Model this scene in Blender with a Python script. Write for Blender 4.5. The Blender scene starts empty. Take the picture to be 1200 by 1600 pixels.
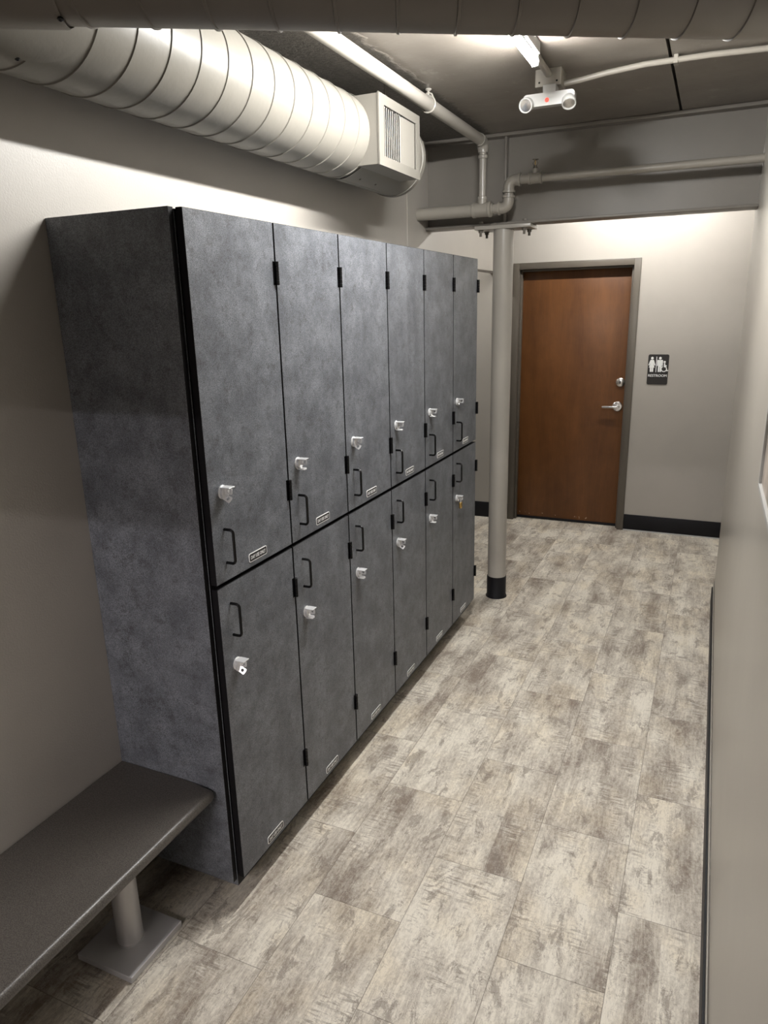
import bpy, bmesh, math, random
from mathutils import Vector, Matrix
random.seed(7)
PI = math.pi
S = bpy.context.scene
COL = S.collection

# ------------------------------------------------------------------ camera
cam_d = bpy.data.cameras.new('camera')
cam = bpy.data.objects.new('camera', cam_d); COL.objects.link(cam)
cam_d.sensor_fit = 'VERTICAL'; cam_d.sensor_height = 24.0
cam_d.lens = 24.0 * 1118.12 / 1600.0
cam_d.clip_start = 0.02
RX = Vector((0.9121776, 0.4091302, -0.0233355))
UX = Vector((-0.0908846, 0.2575011, 0.9619944))
FX = Vector((-0.3995899, 0.8753889, -0.2720704))
cam.matrix_world = Matrix(((RX.x, UX.x, -FX.x, 1.18558), (RX.y, UX.y, -FX.y, -1.47665), (RX.z, UX.z, -FX.z, 1.80798), (0, 0, 0, 1)))
S.camera = cam

# ------------------------------------------------------------------ world, exposure
W = bpy.data.worlds.new('world'); S.world = W; W.use_nodes = True
W.node_tree.nodes['Background'].inputs[0].default_value = (0.9, 0.95, 1.0, 1)
W.node_tree.nodes['Background'].inputs[1].default_value = 0.0
S.view_settings.view_transform = 'Standard'
S.view_settings.look = 'None'
S.view_settings.gamma = 1.0
S.view_settings.use_curve_mapping = False
S.view_settings.exposure = 0.07
S.cycles.use_denoising = True
S.cycles.max_bounces = 12
S.cycles.diffuse_bounces = 1
S.cycles.sample_clamp_indirect = 6.0
TUBE_MAIN = 475.0     # emission of the ceiling tube over the lockers
TUBE_DOOR = 225.0     # the tube in front of the restroom door
TUBE_BACK = 400.0     # the tubes further down the corridor behind the camera

# ------------------------------------------------------------------ node helpers
def new_mat(name):
    m = bpy.data.materials.new(name); m.use_nodes = True
    nt = m.node_tree
    return m, nt, nt.nodes['Principled BSDF']
class N:
    def __init__(s, nt): s.nt = nt
    def add(s, t, **kw):
        n = s.nt.nodes.new(t)
        for k, v in kw.items(): setattr(n, k, v)
        return n
    def put(s, sock, v):
        if hasattr(v, 'is_linked') or hasattr(v, 'links'): s.nt.links.new(v, sock)
        elif isinstance(v, (tuple, list)) and sock.type == 'RGBA' and len(v) == 3: sock.default_value = (*v, 1)
        else: sock.default_value = v
    def pos(s): return s.add('ShaderNodeNewGeometry').outputs['Position']
    def math(s, op, a, b=None, c=None, clamp=False):
        n = s.add('ShaderNodeMath', operation=op, use_clamp=clamp)
        s.put(n.inputs[0], a)
        if b is not None: s.put(n.inputs[1], b)
        if c is not None: s.put(n.inputs[2], c)
        return n.outputs[0]
    def vmath(s, op, a, b):
        n = s.add('ShaderNodeVectorMath', operation=op); s.put(n.inputs[0], a); s.put(n.inputs[1], b); return n.outputs[0]
    def sep(s, v):
        n = s.add('ShaderNodeSeparateXYZ'); s.put(n.inputs[0], v); return n.outputs
    def comb(s, x, y, z):
        n = s.add('ShaderNodeCombineXYZ')
        for i, v in enumerate((x, y, z)): s.put(n.inputs[i], v)
        return n.outputs[0]
    def noise(s, vec, scale, detail=4.0, rough=0.55, dist=0.0, color=False):
        n = s.add('ShaderNodeTexNoise'); s.put(n.inputs['Vector'], vec)
        n.inputs['Scale'].default_value = scale; n.inputs['Detail'].default_value = detail
        n.inputs['Roughness'].default_value = rough; n.inputs['Distortion'].default_value = dist
        return n.outputs['Color' if color else 'Fac']
    def white(s, vec):
        n = s.add('ShaderNodeTexWhiteNoise', noise_dimensions='3D'); s.put(n.inputs['Vector'], vec); return n.outputs['Value']
    def ramp(s, fac, lo, hi):
        n = s.add('ShaderNodeMapRange', interpolation_type='SMOOTHSTEP'); s.put(n.inputs[0], fac)
        n.inputs[1].default_value = lo; n.inputs[2].default_value = hi
        return n.outputs[0]
    def mix(s, fac, a, b, mode='MIX'):
        n = s.add('ShaderNodeMix', data_type='RGBA', blend_type=mode)
        s.put(n.inputs[0], fac); s.put(n.inputs[6], a); s.put(n.inputs[7], b); return n.outputs[2]
    def bump(s, bsdf, h, strength, dist):
        n = s.add('ShaderNodeBump'); n.inputs['Strength'].default_value = strength; n.inputs['Distance'].default_value = dist
        s.put(n.inputs['Height'], h); s.nt.links.new(n.outputs[0], bsdf.inputs['Normal'])
def paint(name, col, rough=0.5, var=0.06, bump=0.15, bscale=120.0, spec=0.5, metal=0.0, vscale=3.0):
    m, nt, b = new_mat(name); n = N(nt); p = n.pos()
    f = n.noise(p, vscale, 4)
    c2 = tuple(c * (1 - var) for c in col); c1 = tuple(min(1, c * (1 + var)) for c in col)
    n.put(b.inputs['Base Color'], n.mix(n.ramp(f, 0.3, 0.7), c2, c1))
    b.inputs['Roughness'].default_value = rough
    b.inputs['Specular IOR Level'].default_value = spec
    b.inputs['Metallic'].default_value = metal
    if bump: n.bump(b, n.noise(p, bscale, 3), bump, 0.002)
    return m
def emis(name, col, strength):
    m, nt, b = new_mat(name)
    b.inputs['Base Color'].default_value = (0.9, 0.9, 0.9, 1)
    b.inputs['Emission Color'].default_value = (*col, 1)
    b.inputs['Emission Strength'].default_value = strength
    return m

M = {}
M['wall'] = paint('greige_wall_paint', (0.405, 0.375, 0.333), 0.42, 0.03, 0.25, 190.0, 0.45)
M['wallr'] = paint('glossy_greige_wall_paint', (0.40, 0.37, 0.322), 0.30, 0.03, 0.12, 120.0, 0.5)
M['beam'] = paint('taupe_steel_paint', (0.22, 0.20, 0.175), 0.40, 0.05, 0.2, 60.0, 0.5)
M['pipe'] = paint('taupe_pipe_paint', (0.31, 0.285, 0.245), 0.35, 0.04, 0.1, 90.0, 0.5)
M['pipe_light'] = paint('greige_pipe_paint', (0.36, 0.335, 0.295), 0.28, 0.04, 0.06, 90.0, 0.5)
M['duct'] = paint('cream_duct_paint', (0.200, 0.186, 0.160), 0.42, 0.03, 0.25, 40.0, 0.35)
M['duct_branch'] = paint('taupe_duct_paint', (0.16, 0.14, 0.118), 0.45, 0.04, 0.25, 40.0, 0.5)
M['register'] = paint('cream_register_enamel', (0.185, 0.173, 0.150), 0.45, 0.02, 0.0, spec=0.3)
M['shadowgap'] = paint('dark_register_throat', (0.05, 0.045, 0.04), 0.8, 0.05, 0.0)
M['black'] = paint('black_edge_banding', (0.004, 0.0035, 0.0045), 0.6, 0.1, 0.0, spec=0.2)
M['blackmetal'] = paint('black_enamelled_steel', (0.004, 0.004, 0.0045), 0.24, 0.1, 0.0, spec=0.28)
M['rubber'] = paint('black_rubber_base', (0.006, 0.006, 0.008), 0.5, 0.1, 0.03, spec=0.25)
M['frame'] = paint('taupe_door_frame_paint', (0.105, 0.09, 0.072), 0.35, 0.05, 0.08)
M['steel'] = paint('brushed_grey_steel', (0.56, 0.545, 0.54), 0.38, 0.04, 0.03, 300.0, 0.5, 0.25)
M['chrome'] = paint('polished_chrome', (0.88, 0.88, 0.88), 0.26, 0.02, 0.0, metal=0.55)
M['satin'] = paint('satin_chrome', (0.72, 0.71, 0.70), 0.25, 0.03, 0.0, metal=1.0)
M['brass'] = paint('brass_padlock_body', (0.62, 0.42, 0.14), 0.25, 0.05, 0.0, metal=1.0)
M['white'] = paint('white_plastic', (0.47, 0.465, 0.445), 0.35, 0.02, 0.0)
M['white_print'] = paint('white_print', (0.85, 0.85, 0.83), 0.5, 0.0, 0.0)
M['black_plate'] = paint('black_plastic_plate', (0.010, 0.009, 0.009), 0.3, 0.05, 0.0)
M['sign_black'] = paint('matte_black_sign_plastic', (0.013, 0.011, 0.010), 0.5, 0.05, 0.0)
M['led'] = emis('lit_led_tube', (1.0, 0.995, 0.975), TUBE_MAIN)
M['led_door'] = emis('lit_led_tube_by_door', (1.0, 0.985, 0.955), TUBE_DOOR)
M['led_back'] = emis('lit_led_tube_down_corridor', (1.0, 0.94, 0.95), TUBE_BACK)
M['led_red'] = emis('red_indicator', (1.0, 0.06, 0.03), 1.4); M['led_red'].node_tree.nodes['Principled BSDF'].inputs['Base Color'].default_value = (0.25, 0.01, 0.005, 1)
M['print'] = paint('brown_photo_print', (0.42, 0.36, 0.31), 0.3, 0.5, 0.0, vscale=14.0)

def laminate():
    m, nt, b = new_mat('slate_grey_laminate'); n = N(nt); p = n.pos()
    f1 = n.noise(p, 8.5, 6, 0.68); f2 = n.noise(p, 30.0, 6, 0.72); f3 = n.noise(p, 520.0, 3, 0.7)
    c = n.mix(n.ramp(f1, 0.32, 0.70), (0.088, 0.093, 0.104), (0.160, 0.168, 0.183))
    c = n.mix(n.math('MULTIPLY', n.ramp(f2, 0.50, 0.66), 0.60), c, (0.060, 0.060, 0.064))
    c = n.mix(n.ramp(f3, 0.40, 0.60), n.mix(1.0, c, (0.52, 0.52, 0.52), 'MULTIPLY'), n.mix(1.0, c, (1.45, 1.45, 1.46), 'MULTIPLY'))
    n.put(b.inputs['Base Color'], c)
    b.inputs['Roughness'].default_value = 0.40
    b.inputs['Specular IOR Level'].default_value = 0.45
    n.bump(b, f3, 0.35, 0.0015)
    return m
M['laminate'] = laminate()

def floor_mat():
    m, nt, b = new_mat('distressed_wood_look_vinyl_tile'); n = N(nt)
    P = n.sep(n.pos()); x, y = P[0], P[1]
    tw, tl = 0.302, 0.604
    u = n.math('DIVIDE', n.math('SUBTRACT', x, 0.168), tw)
    cx = n.math('FLOOR', u)
    odd = n.math('FLOORED_MODULO', cx, 2.0)
    off = n.math('MULTIPLY_ADD', odd, 0.298, 0.140)
    v = n.math('DIVIDE', n.math('SUBTRACT', y, off), tl)
    cy = n.math('FLOOR', v)
    fu = n.math('FRACT', u); fv = n.math('FRACT', v)
    cell = n.comb(cx, cy, 0.0)
    r1 = n.white(cell); r2 = n.white(n.comb(cy, cx, 5.0)); r3 = n.white(n.comb(cx, cy, 11.0))
    ox = n.math('MULTIPLY', r1, 37.0); oy = n.math('MULTIPLY', r2, 53.0)
    lx = n.math('ADD', x, ox); ly = n.math('ADD', y, oy)
    warp = n.noise(n.comb(n.math('MULTIPLY', lx, 5.0), n.math('MULTIPLY', ly, 1.6), 0.0), 1.0, 4, 0.6)
    wx = n.math('MULTIPLY_ADD', warp, 0.05, lx)
    # broad clouds, elongated along the plank
    big = n.noise(n.comb(n.math('MULTIPLY', wx, 7.5), n.math('MULTIPLY', ly, 2.6), 1.0), 1.0, 6, 0.62)
    # planks printed inside each tile
    band_u = n.math('MULTIPLY', lx, 12.5)
    band = n.white(n.comb(n.math('FLOOR', n.math('MULTIPLY_ADD', n.noise(n.comb(n.math('MULTIPLY', lx, 3.0), n.math('MULTIPLY', ly, 0.5), 3.0), 1.0, 1), 1.4, band_u)), cx, cy))
    # long grain
    grain = n.noise(n.comb(n.math('MULTIPLY', wx, 130.0), n.math('MULTIPLY', ly, 7.0), 2.0), 1.0, 5, 0.65)
    # cross-cut saw marks
    saw = n.noise(n.comb(n.math('MULTIPLY', lx, 14.0), n.math('MULTIPLY', ly, 95.0), 4.0), 1.0, 4, 0.6, 0.6)
    sawmask = n.ramp(n.noise(n.comb(n.math('MULTIPLY', lx, 7.0), n.math('MULTIPLY', ly, 4.0), 8.0), 1.0, 3), 0.50, 0.66)
    # worn brown patches with ragged edges
    wear = n.noise(n.comb(n.math('MULTIPLY', wx, 17.0), n.math('MULTIPLY', ly, 6.5), 6.0), 1.0, 9, 0.74, 0.5)
    fine = n.noise(n.comb(n.math('MULTIPLY', lx, 95.0), n.math('MULTIPLY', ly, 50.0), 9.0), 1.0, 5, 0.7)
    crack_v = n.comb(n.math('MULTIPLY', wx, 22.0), n.math('MULTIPLY', ly, 26.0), 14.0)
    crack = n.math('ABSOLUTE', n.math('SUBTRACT', n.noise(crack_v, 1.0, 6, 0.68, 0.8), 0.5))
    crackx = n.math('ABSOLUTE', n.math('SUBTRACT', n.noise(n.comb(n.math('MULTIPLY', wx, 60.0), n.math('MULTIPLY', ly, 9.0), 17.0), 1.0, 5, 0.65, 0.5), 0.5))
    t = n.math('MULTIPLY_ADD', n.math('SUBTRACT', big, 0.5), 2.9, 0.63)
    t = n.math('MULTIPLY_ADD', n.math('SUBTRACT', band, 0.5), 0.34, t)
    t = n.math('MULTIPLY_ADD', n.math('SUBTRACT', grain, 0.5), 0.95, t)
    t = n.math('MULTIPLY_ADD', n.math('SUBTRACT', fine, 0.5), 1.35, t)
    t = n.math('MULTIPLY_ADD', n.math('SUBTRACT', r3, 0.5), 0.16, t, clamp=True)
    c = n.mix(t, (0.215, 0.172, 0.136), (0.720, 0.665, 0.565))
    hue = n.ramp(n.noise(n.comb(n.math('MULTIPLY', lx, 5.0), n.math('MULTIPLY', ly, 3.0), 21.0), 1.0, 3), 0.45, 0.65)
    c = n.mix(n.math('MULTIPLY', hue, 0.42), c, n.mix(1.0, c, (1.0, 0.92, 0.78), 'MULTIPLY'))
    wmask = n.ramp(wear, 0.545, 0.60)
    c = n.mix(n.math('MULTIPLY', wmask, 0.58), c, (0.185, 0.148, 0.118))
    smask = n.math('MULTIPLY', n.ramp(saw, 0.53, 0.58), sawmask)
    c = n.mix(n.math('MULTIPLY', smask, 0.62), c, (0.18, 0.145, 0.115))
    lmask = n.math('MULTIPLY', n.ramp(saw, 0.44, 0.36), sawmask)
    c = n.mix(n.math('MULTIPLY', lmask, 0.45), c, (0.80, 0.76, 0.68))
    cm = n.math('MULTIPLY', n.ramp(crack, 0.016, 0.003), n.ramp(wear, 0.44, 0.56))
    c = n.mix(n.math('MULTIPLY', cm, 0.55), c, (0.15, 0.118, 0.092))
    c = n.mix(n.math('MULTIPLY', n.ramp(crackx, 0.014, 0.002), 0.40), c, (0.19, 0.155, 0.125))
    c = n.mix(n.math('MULTIPLY', n.ramp(crack, 0.020, 0.030), n.math('MULTIPLY', n.ramp(crack, 0.046, 0.034), 0.22)), c, (0.82, 0.78, 0.70))
    # seams between the tiles
    du = n.math('MULTIPLY', n.math('MINIMUM', fu, n.math('SUBTRACT', 1.0, fu)), tw)
    dv = n.math('MULTIPLY', n.math('MINIMUM', fv, n.math('SUBTRACT', 1.0, fv)), tl)
    d = n.math('MINIMUM', du, dv)
    seam = n.ramp(d, 0.0017, 0.0004)
    c = n.mix(n.math('MULTIPLY', seam, 0.60), c, (0.11, 0.088, 0.070))
    n.put(b.inputs['Base Color'], c)
    n.put(b.inputs['Roughness'], n.math('MULTIPLY_ADD', fine, 0.25, 0.40))
    b.inputs['Specular IOR Level'].default_value = 0.35
    h = n.math('SUBTRACT', n.math('MULTIPLY_ADD', grain, 0.4, n.math('MULTIPLY', saw, 0.4)), n.math('MULTIPLY', seam, 1.0))
    h = n.math('MULTIPLY_ADD', n.ramp(crack, 0.0, 0.02), 0.35, h)
    n.bump(b, h, 0.45, 0.0014)
    return m
M['floor'] = floor_mat()

def ceiling_mat():
    m, nt, b = new_mat('painted_concrete_ceiling'); n = N(nt); p = n.pos(); P = n.sep(p)
    wob = n.noise(p, 14.0, 4)
    side = n.ramp(n.math('MULTIPLY_ADD', n.math('SUBTRACT', wob, 0.5), 0.08, P[0]), -0.02, -0.05)   # rough sprayed strip beside the wall
    f = n.noise(p, 5.0, 5, 0.6)
    c = n.mix(n.ramp(f, 0.3, 0.7), (0.205, 0.180, 0.152), (0.250, 0.222, 0.190))
    pk = n.noise(n.comb(n.math('MULTIPLY', P[0], 9.0), n.math('MULTIPLY', P[1], 5.0), 0.0), 1.0, 9, 0.75)
    area = n.ramp(n.noise(p, 2.2, 2), 0.50, 0.62)
    c = n.mix(n.math('MULTIPLY', n.math('MULTIPLY', n.ramp(pk, 0.55, 0.62), area), 0.4), c, (0.42, 0.38, 0.33))
    rough_c = n.mix(n.ramp(n.noise(p, 60.0, 5, 0.7), 0.35, 0.7), (0.075, 0.065, 0.055), (0.15, 0.135, 0.115))
    n.put(b.inputs['Base Color'], n.mix(side, c, rough_c))
    b.inputs['Roughness'].default_value = 0.38
    h = n.math('MULTIPLY_ADD', n.math('MULTIPLY', n.noise(p, 70.0, 6, 0.7), side), 5.0, n.math('MULTIPLY', n.noise(p, 45.0, 4), 0.35))
    n.bump(b, h, 0.5, 0.006)
    return m
M['ceiling'] = ceiling_mat()

def wood():
    m, nt, b = new_mat('stained_cherry_veneer'); n = N(nt); P = n.sep(n.pos())
    w = n.noise(n.comb(n.math('MULTIPLY', P[0], 6.0), n.math('MULTIPLY', P[2], 0.9), 0.0), 1.0, 5, 0.6, 0.5)
    g = n.noise(n.comb(n.math('MULTIPLY', P[0], 210.0), n.math('MULTIPLY', P[2], 5.0), 2.0), 1.0, 5, 0.6)
    fig = n.noise(n.comb(n.math('MULTIPLY', P[0], 12.0), n.math('MULTIPLY', P[2], 9.0), 5.0), 1.0, 5, 0.6)
    t = n.math('MULTIPLY_ADD', n.math('SUBTRACT', w, 0.5), 1.7, 0.5)
    t = n.math('MULTIPLY_ADD', n.math('SUBTRACT', g, 0.5), 0.55, t)
    t = n.math('MULTIPLY_ADD', n.math('SUBTRACT', fig, 0.5), 0.6, t, clamp=True)
    c = n.mix(t, (0.074, 0.026, 0.0065), (0.178, 0.070, 0.020))
    # bare scuffs along the bottom edge
    sc = n.math('MULTIPLY', n.ramp(P[2], 0.075, 0.045), n.ramp(n.noise(n.comb(n.math('MULTIPLY', P[0], 40.0), n.math('MULTIPLY', P[2], 30.0), 0.0), 1.0, 4), 0.62, 0.68))
    c = n.mix(n.math('MULTIPLY', sc, 0.8), c, (0.55, 0.40, 0.27))
    n.put(b.inputs['Base Color'], c)
    b.inputs['Roughness'].default_value = 0.38
    b.inputs['Specular IOR Level'].default_value = 0.4
    n.bump(b, g, 0.08, 0.001)
    return m
M['wood'] = wood()

def bench_mat():
    m, nt, b = new_mat('leather_grain_phenolic'); n = N(nt); p = n.pos()
    f = n.noise(p, 380.0, 3, 0.6); g = n.noise(p, 150.0, 4, 0.6)
    n.put(b.inputs['Base Color'], n.mix(n.ramp(f, 0.35, 0.65), (0.046, 0.040, 0.035), (0.112, 0.100, 0.088)))
    b.inputs['Roughness'].default_value = 0.34
    n.bump(b, g, 0.35, 0.0012)
    return m
M['bench'] = bench_mat()

# ------------------------------------------------------------------ mesh builder
class MB:
    def __init__(s):
        s.bm = bmesh.new(); s.mats = []
    def mi(s, m):
        if m not in s.mats: s.mats.append(m)
        return s.mats.index(m)
    def face(s, pts, m):
        f = s.bm.faces.new([s.bm.verts.new(Vector(p)) for p in pts]); f.material_index = s.mi(m); return f
    def box(s, lo, hi, m, bev=0.0, seg=2, mtx=None, facemats=None):
        lo, hi = Vector(lo), Vector(hi); k = s.mi(m)
        b2 = bmesh.new()
        r = bmesh.ops.create_cube(b2, size=1.0)
        for v in b2.verts: v.co = Vector(((lo[i] + hi[i]) / 2 + v.co[i] * (hi[i] - lo[i])) for i in range(3))
        for f in b2.faces:
            f.material_index = k
            if facemats:
                nrm = f.normal
                for ax, sg, mm in facemats:
                    if nrm[ax] * sg > 0.9: f.material_index = s.mi(mm)
        if bev: bmesh.ops.bevel(b2, geom=list(b2.edges), offset=bev, segments=seg, profile=0.5, affect='EDGES')
        s.join(b2, mtx)
    def join(s, b2, mtx=None):
        b2.verts.index_update(); vs = []
        for v in b2.verts: vs.append(s.bm.verts.new(mtx @ v.co if mtx else v.co))
        for f in b2.faces:
            try:
                g = s.bm.faces.new([vs[v.index] for v in f.verts]); g.material_index = f.material_index; g.smooth = f.smooth
            except ValueError: pass
        b2.free()
    def lathe(s, p0, axis, prof, m, n=24, caps=True):
        """prof: list of (along, radius) from p0 along axis."""
        p0 = Vector(p0); a = Vector(axis).normalized()
        t = Vector((0, 0, 1)) if abs(a.z) < 0.9 else Vector((1, 0, 0))
        e1 = a.cross(t).normalized(); e2 = a.cross(e1)
        k = s.mi(m); rings = []
        for h, r in prof:
            rings.append([s.bm.verts.new(p0 + a * h + (e1 * math.cos(2*PI*i/n) + e2 * math.sin(2*PI*i/n)) * r) for i in range(n)])
        for A, B in zip(rings, rings[1:]):
            for i in range(n):
                f = s.bm.faces.new((A[i], A[(i+1) % n], B[(i+1) % n], B[i])); f.material_index = k; f.smooth = True
        if caps:
            for R_ in (rings[0][::-1], rings[-1]):
                f = s.bm.faces.new(R_); f.material_index = k
    def cyl(s, p0, p1, r, m, n=20, caps=True):
        d = Vector(p1) - Vector(p0); s.lathe(p0, d, [(0, r), (d.length, r)], m, n, caps)
    def tube(s, pts, r, m, n=12, caps=True):
        pts = [Vector(p) for p in pts]; k = s.mi(m); rings = []; prev = None
        for i, p in enumerate(pts):
            d = (pts[min(i+1, len(pts)-1)] - pts[max(i-1, 0)]).normalized()
            if prev is None:
                t = Vector((0, 0, 1)) if abs(d.z) < 0.9 else Vector((1, 0, 0))
                e1 = d.cross(t).normalized()
            else:
                e1 = (prev - d * prev.dot(d)).normalized()
            e2 = d.cross(e1); prev = e1
            rr = r[i] if isinstance(r, (list, tuple)) else r
            rings.append([s.bm.verts.new(p + (e1 * math.cos(2*PI*j/n) + e2 * math.sin(2*PI*j/n)) * rr) for j in range(n)])
        for A, B in zip(rings, rings[1:]):
            for j in range(n):
                f = s.bm.faces.new((A[j], A[(j+1) % n], B[(j+1) % n], B[j])); f.material_index = k; f.smooth = True
        if caps:
            for R_ in (rings[0][::-1], rings[-1]):
                f = s.bm.faces.new(R_); f.material_index = k
    def prism(s, poly, ext, m, mtx=None):
        """poly: list of 3D points (planar), ext: extrusion vector."""
        ext = Vector(ext); k = s.mi(m)
        A = [s.bm.verts.new(mtx @ Vector(p) if mtx else Vector(p)) for p in poly]
        B = [s.bm.verts.new(mtx @ (Vector(p) + ext) if mtx else Vector(p) + ext) for p in poly]
        n = len(A)
        for f in [s.bm.faces.new(A[::-1]), s.bm.faces.new(B)] + [s.bm.faces.new((A[i], A[(i+1) % n], B[(i+1) % n], B[i])) for i in range(n)]:
            f.material_index = k
    def text(s, body, size, m, mtx, width=None, depth=0.0004, bold=0.0):
        cu = bpy.data.curves.new('lettering', 'FONT'); cu.body = body; cu.size = size
        cu.align_x = 'CENTER'; cu.align_y = 'CENTER'; cu.extrude = depth; cu.offset = bold; cu.resolution_u = 3
        ob = bpy.data.objects.new('lettering', cu); COL.objects.link(ob)
        dg = bpy.context.evaluated_depsgraph_get(); dg.update()
        me = bpy.data.meshes.new_from_object(ob.evaluated_get(dg))
        bpy.data.objects.remove(ob); bpy.data.curves.remove(cu)
        b2 = bmesh.new(); b2.from_mesh(me); bpy.data.meshes.remove(me)
        xs = [v.co.x for v in b2.verts]; k = s.mi(m)
        sc = width / (max(xs) - min(xs)) if width else 1.0
        mid = (max(xs) + min(xs)) / 2
        ys = [v.co.y for v in b2.verts]; midy = (max(ys) + min(ys)) / 2
        for v in b2.verts: v.co.x = (v.co.x - mid) * sc; v.co.y -= midy
        for f in b2.faces: f.material_index = k
        s.join(b2, mtx)
    def mesh(s, name, angle=0.6):
        bmesh.ops.recalc_face_normals(s.bm, faces=list(s.bm.faces))
        me = bpy.data.meshes.new(name); s.bm.to_mesh(me); s.bm.free()
        for m in s.mats: me.materials.append(m)
        for p in me.polygons: p.use_smooth = True
        me.set_sharp_from_angle(angle=angle)
        return me
    def build(s, name, parent=None, **tags):
        o = bpy.data.objects.new(name, s.mesh(name)); COL.objects.link(o)
        if parent: o.parent = parent
        tag(o, **tags); return o
def tag(o, label=None, category=None, group=None, kind=None):
    for k, v in dict(label=label, category=category, group=group, kind=kind).items():
        if v: o[k] = v
    return o
def thing(name, loc, label, category, group=None, kind=None):
    o = bpy.data.objects.new(name, None); o.empty_display_size = 0.1; COL.objects.link(o)
    o.location = loc; return tag(o, label, category, group, kind)
def rel(o):      # parts are modelled in world coordinates and hung on their thing's base
    for c in o.children: c.matrix_parent_inverse = Matrix.Translation(-o.location)
def arc(c, r, a0, a1, e1, e2, n=8):
    c, e1, e2 = Vector(c), Vector(e1), Vector(e2)
    return [c + (e1 * math.cos(a0 + (a1-a0)*i/n) + e2 * math.sin(a0 + (a1-a0)*i/n)) * r for i in range(n+1)]
def rrect(w, h, r, n=5):
    out = []
    for cx, cy, a in ((w/2-r, h/2-r, 0), (-w/2+r, h/2-r, PI/2), (-w/2+r, -h/2+r, PI), (w/2-r, -h/2+r, 1.5*PI)):
        for i in range(n+1):
            t = a + PI/2*i/n; out.append((cx + r*math.cos(t), cy + r*math.sin(t)))
    return out

# ------------------------------------------------------------------ the room
XL, XR, XRF = -0.426, 1.322, 1.381     # left wall, right wall, right wall past the beam
YF, YB, ZC = 4.513, -5.6, 2.72         # wall with the door, end of the corridor behind, ceiling
YE = 3.765                             # end of the left wall, alcove beyond
b = MB(); b.box((-1.9, YB, -0.1), (XRF + 0.1, YF + 0.3, 0), M['floor']); b.build('floor', kind='structure')
b = MB()
b.box((-1.9, YB, ZC), (0.926, YF + 0.3, ZC + 0.05), M['ceiling']); b.box((0.938, YB, ZC), (XRF + 0.1, YF + 0.3, ZC + 0.05), M['ceiling'])
b.box((-1.9, YB, ZC + 0.05), (XRF + 0.1, YF + 0.3, ZC + 0.1), M['shadowgap'])
b.build('ceiling', kind='structure')
b = MB(); b.box((XL - 0.12, YB, 0), (XL, YE, ZC), M['wall'])
b.box((XL - 0.12, YE, 2.075), (XL, YF, ZC), M['wall'])
b.box((XL, 2.45, 2.06), (XL + 0.007, 2.726, ZC), M['wall'])
b.build('wall_left', kind='structure')
b = MB(); b.box((-1.9, YE - 0.1, 0), (XL - 0.12, YE, ZC), M['wall']); b.box((-1.9, YE, 0), (-1.8, YF, ZC), M['wall']); b.build('wall_alcove', kind='structure')
b = MB(); b.box((XR, YB, 0), (XR + 0.15, 3.15, ZC), M['wallr']); b.build('wall_right', kind='structure')
b = MB(); b.box((XRF, 3.15, 0), (XRF + 0.09, YF, ZC), M['wallr']); b.build('wall_recess', kind='structure')
DX0, DX1, DZ = -0.346, 0.632, 2.140
b = MB()
b.box((-1.9, YF, 0), (DX0 + 0.02, YF + 0.12, ZC), M['wall']); b.box((DX1 - 0.02, YF, 0), (XRF + 0.1, YF + 0.12, ZC), M['wall'])
b.box((DX0 + 0.02, YF, DZ - 0.02), (DX1 - 0.02, YF + 0.12, ZC), M['wall'])
b.box((DX0 - 0.1, YF + 0.2, 0), (DX1 + 0.1, YF + 0.22, ZC), M['shadowgap'])
b.build('wall_front', kind='structure')
b = MB(); b.box((-1.9, YB - 0.1, 0), (XRF + 0.1, YB, ZC), M['wall']); b.build('wall_back', kind='structure')
b = MB(); b.box((XL, -2.25, 2.044), (XR, -2.11, ZC), M['wall']); b.build('wall_header', kind='structure')
# baseboards
b = MB(); b.box((DX1 + 0.001, YF - 0.010, 0.010), (XRF, YF, 0.136), M['rubber'], 0.002); b.box((DX1 + 0.001, YF - 0.016, 0), (XRF, YF, 0.010), M['steel'])
b.build('baseboard_front', kind='structure')
b = MB(); b.box((-1.8, YF - 0.010, 0), (DX0 - 0.001, YF, 0.136), M['rubber'], 0.002); b.build('baseboard_alcove', kind='structure')
b = MB(); b.box((XR - 0.013, YB, 0), (XR, 3.15, 0.096), M['rubber'], 0.002); b.build('baseboard_right', kind='structure')
b = MB(); b.box((XR - 0.006, YB, 0.096), (XR, 3.15, 0.128), M['wallr'], 0.002); b.box((XR - 0.004, YB, 0.128), (XR, 3.15, 0.134), M['frame']); b.build('trim_1', kind='structure')

# ------------------------------------------------------------------ restroom door
d = thing('door_1', ((DX0 + DX1)/2, YF, 0), 'brown stained wood restroom door in a taupe metal frame with chrome lever', 'door', kind='structure')
b = MB(); fw = 0.050
for (x0, x1, z0, z1) in ((DX0, DX0 + fw, 0, DZ), (DX1 - fw, DX1, 0, DZ), (DX0 + fw, DX1 - fw, DZ - fw, DZ)):
    b.box((x0, YF - 0.014, z0), (x1, YF + 0.125, z1), M['frame'], 0.003)
st = 0.016
for (x0, x1, z0, z1) in ((DX0 + fw, DX0 + fw + st, 0, DZ - fw), (DX1 - fw - st, DX1 - fw, 0, DZ - fw), (DX0 + fw + st, DX1 - fw - st, DZ - fw - st, DZ - fw)):
    b.box((x0, YF + 0.030, z0), (x1, YF + 0.076, z1), M['frame'], 0.002)
b.build('door_frame', d)
LY = YF + 0.078
b = MB(); b.box((DX0 + fw + 0.002, LY, 0.022), (DX1 - fw - 0.002, LY + 0.042, DZ - fw - 0.002), M['wood'], 0.001)
leaf = b.build('door_leaf', d)
hx, hz = 0.515, 1.010
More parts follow.
